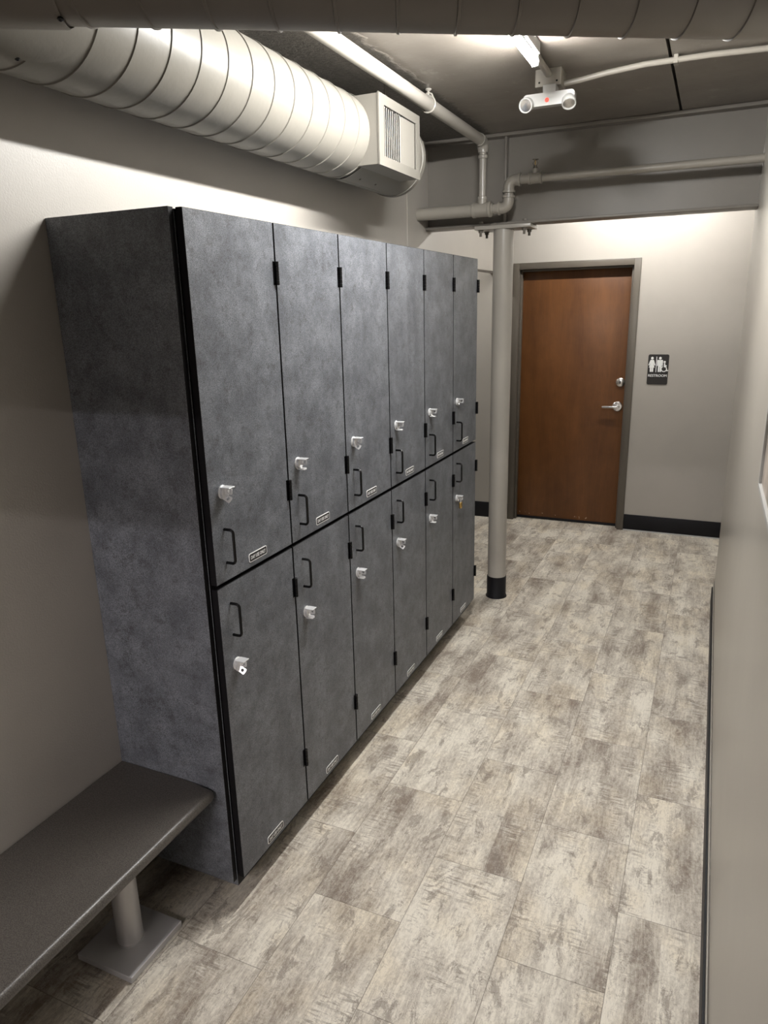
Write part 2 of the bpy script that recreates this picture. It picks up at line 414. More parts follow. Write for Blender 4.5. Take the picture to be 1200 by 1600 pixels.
b = MB(); b.lathe((hx, LY, hz), (0, -1, 0), [(0, 0.040), (0.006, 0.040), (0.012, 0.034), (0.013, 0.018), (0.045, 0.014), (0.052, 0.017), (0.062, 0.017)], M['satin'], 32)
b.tube([(hx + 0.004, LY - 0.054, hz), (hx - 0.03, LY - 0.055, hz), (hx - 0.085, LY - 0.052, hz - 0.002), (hx - 0.112, LY - 0.046, hz - 0.003)], [0.012, 0.011, 0.010, 0.009], M['satin'], 14)
b.build('lever_handle', leaf, label='satin chrome lever handle')
b = MB(); b.lathe((0.528, LY, 1.204), (0, -1, 0), [(0, 0.036), (0.010, 0.035), (0.016, 0.029), (0.019, 0.018), (0.020, 0.016)], M['satin'], 32)
b.box((0.524, LY - 0.0215, 1.193), (0.532, LY - 0.019, 1.215), M['blackmetal'])
b.build('deadbolt', leaf, label='round satin chrome deadbolt')
b = MB(); b.box((DX0 + fw + 0.004, LY - 0.004, 0.004), (DX1 - fw - 0.004, LY + 0.03, 0.024), M['rubber']); b.build('door_sweep', d)
rel(leaf); rel(d)

# ------------------------------------------------------------------ restroom sign
sx, sz, sw, sh = 0.8065, 1.3135, 0.150, 0.228
sg = thing('restroom_sign', (sx, YF, sz), 'black RESTROOM sign with white figures on wall beside wood door', 'sign')
b = MB(); b.prism([(sx + px, YF, sz + pz) for px, pz in rrect(sw, sh, 0.012)], (0, -0.004, 0), M['sign_black']); b.build('sign_plate', sg)
SM = Matrix.Translation((sx, YF - 0.0042, sz)) @ Matrix(((1, 0, 0, 0), (0, 0, -1, 0), (0, 1, 0, 0), (0, 0, 0, 1)))   # local (x, y up, z toward the room)
FZ = [0.0008]
def flat(bb, pts, m=M['white_print']):
    FZ[0] += 0.00006; bb.prism([(px, py, 0) for px, py in pts], (0, 0, FZ[0]), m, SM)
def disc(cx, cy, r, n=20): return [(cx + r*math.cos(2*PI*i/n), cy + r*math.sin(2*PI*i/n)) for i in range(n)]
b = MB()
wx = -0.046; flat(b, disc(wx, 0.086, 0.010))
flat(b, [(wx-0.012, 0.073), (wx+0.012, 0.073), (wx+0.016, 0.062), (wx+0.026, 0.033), (wx+0.019, 0.030), (wx+0.012, 0.050), (wx+0.020, 0.014), (wx-0.020, 0.014), (wx-0.012, 0.050), (wx-0.019, 0.030), (wx-0.026, 0.033), (wx-0.016, 0.062)])
flat(b, [(wx-0.013, 0.014), (wx-0.001, 0.014), (wx-0.001, -0.018), (wx-0.012, -0.018)]); flat(b, [(wx+0.001, 0.014), (wx+0.013, 0.014), (wx+0.012, -0.018), (wx+0.001, -0.018)])
b.build('woman_pictogram', sg)
b = MB(); flat(b, [(-0.0165, 0.097), (-0.0115, 0.097), (-0.0115, -0.020), (-0.0165, -0.020)]); b.build('divider_bar', sg)
b = MB(); mx = 0.012
flat(b, disc(mx, 0.086, 0.010))
flat(b, [(mx-0.017, 0.073), (mx+0.017, 0.073), (mx+0.021, 0.068), (mx+0.021, 0.028), (mx+0.014, 0.028), (mx+0.013, 0.058), (mx+0.013, 0.020), (mx-0.013, 0.020), (mx-0.013, 0.058), (mx-0.014, 0.028), (mx-0.021, 0.028), (mx-0.021, 0.068)])
flat(b, [(mx-0.013, 0.020), (mx-0.001, 0.020), (mx-0.001, -0.018), (mx-0.012, -0.018)]); flat(b, [(mx+0.001, 0.020), (mx+0.013, 0.020), (mx+0.012, -0.018), (mx+0.001, -0.018)])
b.build('man_pictogram', sg)
b = MB(); cx, cy = 0.047, 0.005; flat(b, disc(cx - 0.002, 0.058, 0.008))
flat(b, [(cx-0.006, 0.049), (cx+0.003, 0.049), (cx+0.004, 0.034), (cx+0.015, 0.032), (cx+0.015, 0.026), (cx+0.004, 0.024), (cx-0.006, 0.022)])
n_ = 22; a0, a1 = math.radians(115), math.radians(372)
flat(b, [(cx-0.004 + 0.023*math.cos(a0+(a1-a0)*i/n_), cy + 0.023*math.sin(a0+(a1-a0)*i/n_)) for i in range(n_+1)] + [(cx-0.004 + 0.0165*math.cos(a1+(a0-a1)*i/n_), cy + 0.0165*math.sin(a1+(a0-a1)*i/n_)) for i in range(n_+1)])
flat(b, [(cx-0.004, 0.024), (cx+0.012, 0.024), (cx+0.022, -0.006), (cx+0.028, -0.003), (cx+0.029, -0.008), (cx+0.018, -0.014), (cx+0.008, 0.017), (cx-0.004, 0.017)])
b.build('wheelchair_pictogram', sg)
b = MB()
for dx_ in (-1, 0, 1): b.text('RESTROOM', 0.0270, M['white_print'], SM @ Matrix.Translation((dx_*0.0005, -0.046 + 0.0002*dx_, 0.0006 + 0.00012*dx_)), 0.134, 0.0006, 0.0)
b.build('lettering', sg)
rel(sg)

# ------------------------------------------------------------------ steel beam and column
BZ0, BZ1, BY = 2.250, ZC - 0.001, 2.790
bm_ = thing('steel_beam', (0.45, BY, BZ0), 'taupe painted steel I-beam spanning the ceiling above the round column', 'beam')
XA, XB_ = XL + 0.0005, XR - 0.0005
b = MB(); b.box((XA, BY - 0.006, BZ0 + 0.012), (XB_, BY + 0.006, BZ1 - 0.016), M['beam']); b.build('web', bm_)
b = MB(); b.box((XA, BY - 0.070, BZ0), (XB_, BY + 0.070, BZ0 + 0.014), M['beam'], 0.003); b.build('bottom_flange', bm_)
b = MB(); b.box((XA, BY - 0.070, BZ1 - 0.018), (XB_, BY + 0.070, BZ1), M['beam'], 0.003); b.build('top_flange', bm_)
b = MB(); b.box((0.040, BY - 0.050, BZ0 + 0.014), (0.053, BY - 0.006, BZ1 - 0.018), M['beam'], 0.001); b.build('stiffener', bm_)
rel(bm_)
CX, CY, CR = 0.038, 2.765, 0.0575
cl = thing('steel_column', (CX, CY, 0), 'round greige steel column with black base collar past end of lockers', 'column')
b = MB(); b.lathe((CX, CY, 0.001), (0, 0, 1), [(0, CR), (BZ0 - 0.022, CR)], M['pipe_light'], 40); b.build('shaft', cl)
b = MB(); b.lathe((CX, CY, 0), (0, 0, 1), [(0, CR + 0.010), (0.004, CR + 0.010), (0.016, CR + 0.0035), (0.140, CR + 0.0035), (0.142, CR)], M['rubber'], 40, False); b.build('base_collar', cl, label='black rubber base collar')
b = MB(); b.box((-0.115, BY - 0.088, BZ0 - 0.021), (0.205, BY + 0.088, BZ0 - 0.001), M['pipe_light'], 0.002); b.build('cap_plate', cl)
for bx in (-0.085, 0.165):
    for by in (BY - 0.062, BY + 0.062):
        b = MB(); b.lathe((bx, by, BZ0 - 0.021), (0, 0, -1), [(0, 0.017), (0.003, 0.017), (0.003, 0.013), (0.015, 0.013), (0.015, 0.008), (0.034, 0.008)], M['frame'], 6)
        b.lathe((bx, by, BZ0 + 0.0145), (0, 0, 1), [(0, 0.013), (0.010, 0.013)], M['beam'], 6)
        b.build('bolt', cl)
rel(cl)

# ------------------------------------------------------------------ lockers
LW, ZB, ZM, ZT, DT, DEP = 0.3998, 0.1154, 1.0806, 2.0554, 0.020, 0.420
gap = 0.0032
def locker_meshes():
    out = {}
    b = MB(); x1 = -DT - 0.0015
    b.box((XL + 0.002, 0.0005, 0.080), (x1, LW - 0.0005, ZT - 0.003), M['laminate'], facemats=[(0, 1, M['black']), (2, -1, M['black'])]); out['carcass'] = b.mesh('carcass')
    b = MB(); b.box((XL + 0.012, 0.0, 0), (-0.135, LW, 0.080), M['black']); out['plinth'] = b.mesh('plinth')
    b = MB(); b.box((XL + 0.012, 0.17, 0), (-0.135, LW, 0.080), M['black']); out['plinth_end'] = b.mesh('plinth_end')
    def door(z0, z1):
        b = MB(); b.box((-DT, gap, z0), (0, LW - gap, z1), M['black'], 0.0012, 1)
        b.box((-0.0005, gap + 0.0012, z0 + 0.0012), (0.0006, LW - gap - 0.0012, z1 - 0.0012), M['laminate'])
        return b.mesh('door')
    out['door_low'] = door(ZB, ZM - 0.006); out['door_up'] = door(ZM + 0.006, ZT)
    # wire pull
    b = MB(); r, pr_, hl, rb = 0.0042, 0.030, 0.0485, 0.010
    pts = [(0, 0, hl)] + arc((pr_ - rb, 0, hl - rb), rb, PI/2, 0, (1, 0, 0), (0, 0, 1), 6) + arc((pr_ - rb, 0, -hl + rb), rb, 0, -PI/2, (1, 0, 0), (0, 0, 1), 6) + [(0, 0, -hl)]
    b.tube(pts, r, M['blackmetal'], 10); out['handle'] = b.mesh('handle')
    # padlock hasp: round rose, turned cup, two pierced ears
    def ear(b, mtx, w=0.020, l=0.026, hole=0.0048):
        n = 16; th = 0.0022
        ho = [(l*0.56 + hole*math.cos(2*PI*i/n), hole*math.sin(2*PI*i/n)) for i in range(n)]
        ou = []
        for i in range(n):
            a = 2*PI*i/n; c, s_ = math.cos(a), math.sin(a)
            k = min((l*0.44 if c > 0 else l*0.56)/abs(c) if abs(c) > 1e-6 else 9, (w/2)/abs(s_) if abs(s_) > 1e-6 else 9)
            ou.append((l*0.56 + c*k, s_*k))
        for z in (-th/2, th/2):
            for i in range(n):
                j = (i+1) % n; b.face([mtx @ Vector((*ho[i], z)), mtx @ Vector((*ou[i], z)), mtx @ Vector((*ou[j], z)), mtx @ Vector((*ho[j], z))], M['chrome'])
        for loop in (ho, ou):
            for i in range(n):
                j = (i+1) % n; b.face([mtx @ Vector((*loop[i], -th/2)), mtx @ Vector((*loop[j], -th/2)), mtx @ Vector((*loop[j], th/2)), mtx @ Vector((*loop[i], th/2))], M['chrome'])
    def hasp(kind):
        b = MB()
        b.lathe((0, 0, 0), (1, 0, 0), [(0, 0.0195), (0.003, 0.0195), (0.005, 0.017), (0.012, 0.017), (0.0125, 0.013), (0.0085, 0.009)], M['chrome'], 24)
        b.box((0.006, -0.016, 0.0135), (0.036, 0.012, 0.0165), M['chrome'], 0.0006, 1)                    # upper flange
        I = Matrix.Translation((0.012, -0.004, 0.005))
        ear(b, I @ Matrix.Rotation(PI/2, 4, 'X'), 0.018, 0.025)                                           # ear facing along the row
        if kind == 'low':
            b.box((0.006, -0.016, -0.0185), (0.026, 0.012, -0.0160), M['chrome'], 0.0006, 1)
            ear(b, Matrix.Translation((0.010, -0.004, -0.0135)) @ Matrix.Rotation(0.25, 4, 'Y'), 0.018, 0.022)
        elif kind == 'shut':
            b.box((0.006, -0.015, -0.0165), (0.014, 0.012, 0.0150), M['chrome'], 0.0006, 1)
            ear(b, Matrix.Translation((0.010, -0.006, -0.009)) @ Matrix.Rotation(0.5, 4, 'Y') @ Matrix.Rotation(PI/2 - 0.5, 4, 'X'), 0.018, 0.025)
        return b.mesh('hasp')
    for k in ('low', 'shut', 'one'): out['hasp_' + k] = hasp(k)
    # name plate
    b = MB(); PM = Matrix(((0, 0, 1, 0), (1, 0, 0, 0), (0, 1, 0, 0), (0, 0, 0, 1)))      # local x along the row, y up, z out of the door
    w, h = 0.0935, 0.0270
    b.prism([(px, py, 0) for px, py in rrect(w, h, 0.006)], (0, 0, 0.0016), M['white_print'], PM)
    b.prism([(px, py, 0.0016) for px, py in rrect(w - 0.0050, h - 0.0050, 0.004)], (0, 0, 0.0003), M['black_plate'], PM)
    b.text('DAY USE ONLY', 0.0150, M['white_print'], PM @ Matrix.Translation((0, 0, 0.0021)), 0.076, 0.0002, 0.0003)
    out['name_plate'] = b.mesh('name_plate')
    # five knuckle hinge
    b = MB()
    b.box((-0.006, -0.013, -0.033), (0.0022, 0.0, 0.033), M['blackmetal'], 0.0006, 1)
    for i in range(5): b.lathe((0.0065, 0.0, -0.033 + i*0.0132), (0, 0, 1), [(0, 0.0050), (0.0006, 0.0058), (0.0122, 0.0058), (0.0128, 0.0050)], M['blackmetal'], 14)
    out['hinge'] = b.mesh('hinge')
    b = MB(); b.box((XL + 0.001, -0.0185, 0.106), (-0.0235, 0.0, ZT + 0.001), M['laminate'], 0.0008, 1, facemats=[(0, 1, M['black'])]); out['end_panel'] = b.mesh('end_panel')
    return out
LM = locker_meshes()
def child(name, mesh, parent, loc=(0, 0, 0), label=None):
    o = bpy.data.objects.new(name, mesh); COL.objects.link(o); o.parent = parent; o.location = loc
    if label: o['label'] = label
    return o
LABELS = ['nearest tall grey laminate two-door locker, its wide side panel above the bench',
          'second tall grey two-door locker counted from the bench',
          'third tall grey two-door locker counted from the bench',
          'third tall grey two-door locker counted from the round column',
          'second tall grey two-door locker counted from the round column',
          'farthest tall grey two-door locker by round column, brass padlock on lower door']
UP = ['shut', 'low', 'shut', 'low', 'low', 'one']; LO = ['shut', 'low', 'low', 'shut', 'low', 'one']
def make_locker():
    t = thing('locker', (0, 0, 0), LABELS[0], 'locker', 'double tier lockers in one row')
    child('carcass', LM['carcass'], t); child('plinth', LM['plinth'], t)
    for up in (True, False):
        dr = child('door', LM['door_up' if up else 'door_low'], t)
        child('handle', LM['handle'], dr, (0, 0.056, 1.1875 if up else 0.968))
        child('hasp', LM['hasp_low'], dr, (0, 0.062, 1.341 if up else 0.826), 'chrome padlock hasp')
        child('name_plate', LM['name_plate'], dr, (0.0006, 0.206 if up else 0.187, 1.116 if up else 0.1425), 'small plate reading DAY USE ONLY')
        for hz_ in ((1.917, 1.267) if up else (0.938, 0.296)): child('hinge', LM['hinge'], dr, (0, LW - gap*0.5, hz_))
    return t
def copy_thing(t):
    r = t.copy(); COL.objects.link(r)
    for ch in t.children:
        c = ch.copy(); COL.objects.link(c); c.parent = r
        for g in ch.children:
            e = g.copy(); COL.objects.link(e); e.parent = c
    return r
first = make_locker()
for i in range(6):
    t = first if i == 0 else copy_thing(first)
    t.location = (0, i * LW, 0); t['label'] = LABELS[i]
    for dr in t.children:
        for g in dr.children:
            if g.name.startswith('hasp'): g.data = LM['hasp_' + (UP[i] if g.location.z > 1.08 else LO[i])]
child('end_panel', LM['end_panel'], first)
for ch in first.children:
    if ch.name.startswith('plinth'): ch.data = LM['plinth_end']

# brass padlock hanging from the hasp of the farthest lower door
py, pz = 5*LW + 0.062, 0.826
pd = thing('padlock', (0.027, py, pz - 0.05), 'small brass padlock hanging on the farthest lower locker door', 'padlock')
b = MB(); b.box((0.018, py - 0.015, pz - 0.052), (0.031, py + 0.011, pz - 0.018), M['brass'], 0.003, 2); b.build('body', pd)
b = MB(); b.tube([(0.0260, py - 0.010, pz - 0.02), (0.0260, py - 0.010, pz)] + arc((0.0260, py - 0.002, pz + 0.002), 0.008, PI, 0, (0, 1, 0), (0, 0, 1), 8) + [(0.0260, py + 0.006, pz - 0.02)], 0.0022, M['chrome'], 8); b.build('shackle', pd)
rel(pd)

# ------------------------------------------------------------------ bench
bn = thing('bench', (-0.24, -0.8, 0), 'dark speckled bench with rounded edge on grey steel pedestal beside the lockers', 'bench')
b = MB(); zt, th, ye0, ye1 = 0.440, 0.036, -0.0195, -1.62
b2 = bmesh.new(); bmesh.ops.create_cube(b2, size=1.0)
x0, x1 = XL + 0.006, -0.052
for v in b2.verts: v.co = Vector((x0 if v.co.x < 0 else x1, ye1 if v.co.y < 0 else ye0 - 0.002, zt - th if v.co.z < 0 else zt))
ed = [e for e in b2.edges if all(v.co.x > x1 - 1e-4 for v in e.verts) and abs(e.verts[0].co.z - e.verts[1].co.z) > 0.01]
bmesh.ops.bevel(b2, geom=ed, offset=0.022, segments=5, profile=0.5, affect='EDGES')
ed = [e for e in b2.edges if abs(e.verts[0].co.z - e.verts[1].co.z) < 1e-5 and not all(v.co.x < x0 + 1e-4 for v in e.verts) and not all(v.co.y > ye0 - 0.003 for v in e.verts) and len(e.link_faces) == 2 and abs(e.link_faces[0].normal.z - e.link_faces[1].normal.z) > 0.5]
bmesh.ops.bevel(b2, geom=ed, offset=0.0165, segments=5, profile=0.5, affect='EDGES')
for f in b2.faces: f.material_index = b.mi(M['bench'])
b.join(b2); b.build('seat', bn)
for py_ in (-0.240, -1.38):
    b = MB(); b.box((-0.348, py_ - 0.107, 0), (-0.143, py_ + 0.107, 0.021), M['steel'], 0.0015, 1); b.build('base_plate', bn, label='flat grey steel base plate')
    b = MB(); b.lathe((-0.2455, py_, 0.0205), (0, 0, 1), [(0, 0.0405), (0.002, 0.0405), (0.003, 0.0375), (zt - th - 0.0205, 0.0375)], M['steel'], 36); b.build('post', bn, label='round grey steel post')
rel(bn)

# ------------------------------------------------------------------ ducts
def helix_shell(b, p0, axis, L, r, m, pitch, hand=1, lim=None, n=56, ridge=0.0032, phase=0.0):
    p0 = Vector(p0); a = Vector(axis).normalized(); e1 = a.cross(Vector((0, 0, 1))).normalized(); e2 = a.cross(e1)
    prof = [(0.0, 0.0), (0.0012, ridge), (0.0062, ridge), (0.0074, 0.0), (pitch * 0.35, 0.0), (pitch * 0.68, 0.0)]
    k = b.mi(m); turns = int(L / pitch) + 3; cols = []
    for i in range((turns) * n + 1):
        th = 2*PI*(i % n)/n * hand; base = pitch * (i / n - 1.5 + phase)
        col = []
        for o, dr in prof + [(pitch, 0.0)]:
            s_ = min(max(base + o, 0.0), L)
            dirv = e1 * math.cos(th) + e2 * math.sin(th)
            p = p0 + dirv * (r + dr)
            if lim: s_ = min(s_, lim(p, a))
            col.append(b.bm.verts.new(p + a * s_))
        cols.append(col)
    for A, B in zip(cols, cols[1:]):
        for j in range(len(A) - 1):
            q = [A[j], B[j], B[j+1], A[j+1]]
            if (A[j].co - A[j+1].co).length < 1e-7 and (B[j].co - B[j+1].co).length < 1e-7: continue
            f = b.bm.faces.new(q); f.material_index = k; f.smooth = True
    bmesh.ops.remove_doubles(b.bm, verts=list(b.bm.verts), dist=1e-5)
MX, MZ, MR = -0.248, 2.472, 0.152
md = thing('spiral_duct', (MX, 0, MZ), 'large cream spiral duct running along the left wall above the lockers', 'duct')
b = MB(); helix_shell(b, (MX, -2.105, MZ), (0, 1, 0), 1.31 + 2.105, MR, M['duct'], 0.116, -1, phase=0.905); b.build('duct_shell', md)
b = MB(); b.lathe((MX, 1.31, MZ), (0, 1, 0), [(0, MR + 0.0045), (0.006, MR + 0.0045), (0.007, MR + 0.002), (0.53, MR + 0.002), (0.532, MR + 0.006), (0.560, MR + 0.006), (0.562, MR - 0.004)], M['duct'], 56); b.build('end_cap', md)
# register box tapped into the side of the duct
BX, y0, y1, z0, z1 = -0.055, 1.283, 1.707, 2.349, 2.601
def rect_ring(b, x0_, x1_, o, i, m):
    (ya, yb, za, zb), (yc, yd, zc, zd) = o, i
    b.box((x0_, ya, za), (x1_, yb, zc), m); b.box((x0_, ya, zd), (x1_, yb, zb), m)
    b.box((x0_, ya, zc), (x1_, yc, zd), m); b.box((x0_, yd, zc), (x1_, yb, zd), m)
b = MB(); rect_ring(b, -0.175, BX - 0.006, (y0 + 0.003, y1 - 0.003, z0 + 0.003, z1 - 0.003), (y0 + 0.006, y1 - 0.006, z0 + 0.006, z1 - 0.006), M['duct'])
b.box((-0.12, y0 + 0.01, z0 + 0.01), (-0.115, y1 - 0.01, z1 - 0.01), M['shadowgap'])
rg = b.build('register_box', md)
b = MB(); rect_ring(b, BX - 0.006, BX, (y0, y1, z0, z1), (y0 + 0.048, y1 - 0.040, z0 + 0.036, z1 - 0.036), M['register']); b.build('register_frame', rg)
b = MB(); ya, yb_ = y0 + 0.050, y1 - 0.042; nv = 18
for i in range(nv):
    yc_ = ya + (i + 0.5) * (yb_ - ya) / nv
    a = -0.92 if i < nv * 0.55 else 1.22
    b.box((-0.0092, -0.0012, z0 + 0.036), (0.0092, 0.0012, z1 - 0.036), M['register'], mtx=Matrix.Translation((BX - 0.012, yc_, 0)) @ Matrix.Rotation(a, 4, 'Z'))
b.build('louvre_blades', rg)
b = MB(); b.prism([(-0.248, y0 + 0.003, MZ - MR - 0.003), (-0.248, y1 - 0.003, MZ - MR - 0.003), (-0.175, y1 - 0.003, z0 + 0.004), (-0.175, y0 + 0.003, z0 + 0.004)], (0, 0, 0.003), M['duct']); b.build('bottom_apron', md)
b = MB(); b.box((-0.115, 1.47, z1 - 0.004), (-0.112, 1.495, ZC), M['duct']); b.build('hanger_strap', md)
for (yy, an) in ((0.30, -0.9), (1.40, -1.25), (1.55, -1.25)):
    if yy > 1: q = Vector((MX + (MR+0.004)*math.cos(an), yy, MZ + (MR+0.004)*math.sin(an))); b = MB(); b.lathe(q, (math.cos(an), 0, math.sin(an)), [(0, 0.005), (0.003, 0.004)], M['frame'], 8); b.build('screw', md)
rel(md)
# branch duct crossing the ceiling in front of the camera
BD = Vector((0.85435, 0.51970, 0)); BR = 0.127; B0 = Vector((MX, -0.455, MZ))
bd = thing('branch_duct', B0, 'taupe spiral branch duct crossing under the ceiling in front of the lamp', 'duct')
s0 = 0.10
b = MB(); helix_shell(b, B0 + BD * s0, BD, 2.1, BR, M['duct_branch'], 0.120, 1, lim=lambda p, a: (XR - 0.001 - p.x) / a.x, phase=0.2); b.build('duct_shell', bd)
b = MB(); b.lathe(B0 + BD * 0.06, BD, [(0, BR + 0.006), (0.235, BR + 0.006), (0.242, BR + 0.003)], M['duct_branch'], 56, False); b.build('collar', bd)
# saddle plate wrapped on the main duct
b = MB(); k = b.mi(M['duct']); nu, nvv = 44, 18; grid = []
for i in range(nu + 1):
    row = []
    for j in range(nvv + 1):
        a = 2*PI*i/nu; rr = j / (nvv - 1)
        q_ = (abs(math.cos(a))**3.4 + abs(math.sin(a))**3.4) ** (-1/3.4) * min(rr, 1.0)
        hh = 0.0058 if j < nvv else -0.001
        if j == nvv: q_ *= 1.002
        yy = -0.36 + 0.232 * q_ * math.cos(a); an = -0.28 + 0.93 * q_ * math.sin(a)
        row.append(b.bm.verts.new((MX + (MR + hh) * math.cos(an), yy, MZ + (MR + hh) * math.sin(an))))
    grid.append(row)
for i in range(nu):
    for j in range(nvv):
        if j == 0: f = b.bm.faces.new((grid[i][0], grid[i][1], grid[i+1][1]))
        else: f = b.bm.faces.new((grid[i][j], grid[i][j+1], grid[i+1][j+1], grid[i+1][j]))
        f.material_index = k
bmesh.ops.remove_doubles(b.bm, verts=list(b.bm.verts), dist=1e-5)
b.build('saddle', bd)
for (yy, an) in ((-0.245, -1.18),):
    q = Vector((MX + (MR+0.004)*math.cos(an), yy, MZ + (MR+0.004)*math.sin(an))); b = MB(); b.lathe(q, (math.cos(an), 0, math.sin(an)), [(0, 0.0055), (0.002, 0.0055), (0.004, 0.003)], M['blackmetal'], 8); b.build('screw', bd)
e2_ = BD.cross(Vector((0, 0, 1))).normalized()
q = B0 + BD * 0.300 + (e2_ * math.cos(-1.36) + Vector((0, 0, 1)) * math.sin(-1.36)) * (BR + 0.005)
b = MB(); b.lathe(q, (e2_ * math.cos(-1.36) + Vector((0, 0, 1)) * math.sin(-1.36)), [(0, 0.006), (0.003, 0.006), (0.005, 0.003)], M['blackmetal'], 8); b.build('screw', bd)
rel(bd)

# ------------------------------------------------------------------ sprinkler pipes
PX, PZ, PR, PY = -0.040, 2.660, 0.027, 2.600
sp = thing('sprinkler_pipe', (PX, PY, 2.32), 'greige sprinkler pipework along the ceiling, dropping in front of the beam', 'pipe')
b = MB(); b.cyl((PX, -2.105, PZ), (PX, PY - 0.045, PZ), PR, M['pipe_light'], 28); b.build('ceiling_pipe', sp)
b = MB(); b.tube([(PX, PY - 0.065, PZ), (PX, PY - 0.045, PZ)] + arc((PX, PY - 0.04, PZ - 0.04), 0.04, PI/2, 0, (0, 1, 0), (0, 0, 1), 8) + [(PX, PY, PZ - 0.055)], [0.031] + [0.030]*9 + [0.027, 0.026], M['pipe_light'], 24); b.build('elbow', sp)
b = MB(); b.cyl((PX, PY, PZ - 0.055), (PX, PY, 2.33), 0.0195, M['pipe_light'], 24); b.build('drop_pipe', sp)
b = MB(); b.lathe((PX, PY, PZ - 0.085), (0, 0, 1), [(0, 0.021), (0.003, 0.0245), (0.016, 0.0245), (0.019, 0.021)], M['pipe_light'], 24, False); b.build('coupling', sp)
b = MB(); b.lathe((PX, PY, 2.372), (0, 0, 1), [(0, 0.023), (0.003, 0.026), (0.014, 0.026), (0.017, 0.020)], M['pipe_light'], 24, False); b.build('coupling', sp)
HZ, HR = 2.321, 0.033
b = MB(); b.cyl((XL, PY, HZ), (PX - 0.045, PY, HZ), HR, M['pipe'], 28); b.build('header_pipe', sp)
b = MB(); b.lathe((PX - 0.055, PY, HZ), (1, 0, 0), [(0, 0.036), (0.003, 0.040), (0.016, 0.040), (0.019, 0.0375), (0.090, 0.0375), (0.093, 0.041), (0.106, 0.041), (0.109, 0.030), (0.118, 0.030)], M['pipe'], 28)
b.cyl((PX, PY, HZ + 0.02), (PX, PY, HZ + 0.052), 0.026, M['pipe'], 24); b.build('tee', sp)
b = MB(); b.cyl((PX + 0.06, PY, HZ), (0.075, PY, HZ), 0.025, M['pipe'], 24); b.build('short_pipe', sp)
UXp = 0.106
def elbow(pts, r, ends):
    b = MB(); b.tube(pts, r, M['pipe'], 24)
    for p, ax in ends: b.lathe(p, ax, [(0, r), (0.001, r + 0.005), (0.012, r + 0.005), (0.013, r)], M['pipe'], 24)
    return b.build('elbow', sp)
elbow([(0.052, PY, HZ)] + arc((UXp - 0.035, PY, HZ + 0.035), 0.035, -PI/2, 0, (1, 0, 0), (0, 0, 1), 8) + [(UXp, PY, HZ + 0.058)], 0.029, [((0.050, PY, HZ), (1, 0, 0)), ((UXp, PY, HZ + 0.048), (0, 0, 1))])
TZ = 2.456
b = MB(); b.cyl((UXp, PY, HZ + 0.05), (UXp, PY, TZ - 0.05), 0.0245, M['pipe'], 24); b.build('riser_pipe', sp)
elbow([(UXp, PY, TZ - 0.060), (UXp, PY, TZ - 0.04)] + arc((UXp + 0.035, PY, TZ - 0.035), 0.035, PI, PI/2, (1, 0, 0), (0, 0, 1), 8) + [(UXp + 0.060, PY, TZ)], 0.029, [((UXp, PY, TZ - 0.062), (0, 0, 1)), ((UXp + 0.052, PY, TZ), (1, 0, 0))])
b = MB(); b.cyl((UXp + 0.055, PY, TZ), (0.225, PY, TZ), 0.0235, M['pipe'], 24); b.build('short_pipe', sp)
b = MB(); b.lathe((0.210, PY, TZ), (1, 0, 0), [(0, 0.025), (0.001, 0.031), (0.013, 0.031), (0.015, 0.028), (0.060, 0.027), (0.062, 0.030), (0.073, 0.030), (0.075, 0.02)], M['pipe'], 24)
b.cyl((0.245, PY, TZ + 0.015), (0.245, PY, TZ + 0.045), 0.017, M['pipe'], 18); b.build('tee', sp)
b = MB(); b.cyl((0.28, PY, TZ - 0.002), (XR, PY, TZ - 0.008), 0.0195, M['pipe'], 24); b.build('wall_pipe', sp)
b = MB(); q = (0.245, PY, TZ + 0.045)
b.lathe(q, (0, 0, 1), [(0, 0.011), (0.012, 0.011), (0.014, 0.007), (0.018, 0.007)], M['frame'], 8)
for sx_ in (-1, 1): b.tube([(0.245 + sx_*0.007, PY, TZ + 0.060), (0.245 + sx_*0.013, PY, TZ + 0.072), (0.245 + sx_*0.004, PY, TZ + 0.088)], 0.0022, M['frame'], 6)
b.cyl((0.245, PY, TZ + 0.062), (0.245, PY, TZ + 0.086), 0.0022, M['brass'], 6)
b.lathe((0.245, PY, TZ + 0.088), (0, 0, 1), [(0, 0.005), (0.001, 0.016), (0.003, 0.016)], M['frame'], 14)
b.build('sprinkler_head', sp, label='small upright sprinkler head')
rel(sp)
hy = 1.775
hg = thing('pipe_hanger', (PX, hy, PZ), 'metal loop hanger holding the ceiling sprinkler pipe', 'hanger')
b = MB(); b.tube(arc((PX, hy, PZ), PR + 0.0046, 0, 2*PI, (1, 0, 0), (0, 0, 1), 24), 0.0042, M['pipe_light'], 6, False)
for sg_ in (-1, 1): b.tube([(PX + sg_*0.026, hy, PZ + 0.014), (PX + sg_*0.016, hy, PZ + 0.038), (PX, hy, PZ + 0.044)], 0.0045, M['pipe_light'], 6)
b.build('loop', hg)
b = MB(); b.cyl((PX, hy, PZ + 0.036), (PX, hy, ZC), 0.005, M['pipe_light'], 8); b.lathe((PX, hy, ZC), (0, 0, -1), [(0, 0.014), (0.004, 0.014), (0.010, 0.008)], M['pipe_light'], 12); b.build('rod', hg)
rel(hg)

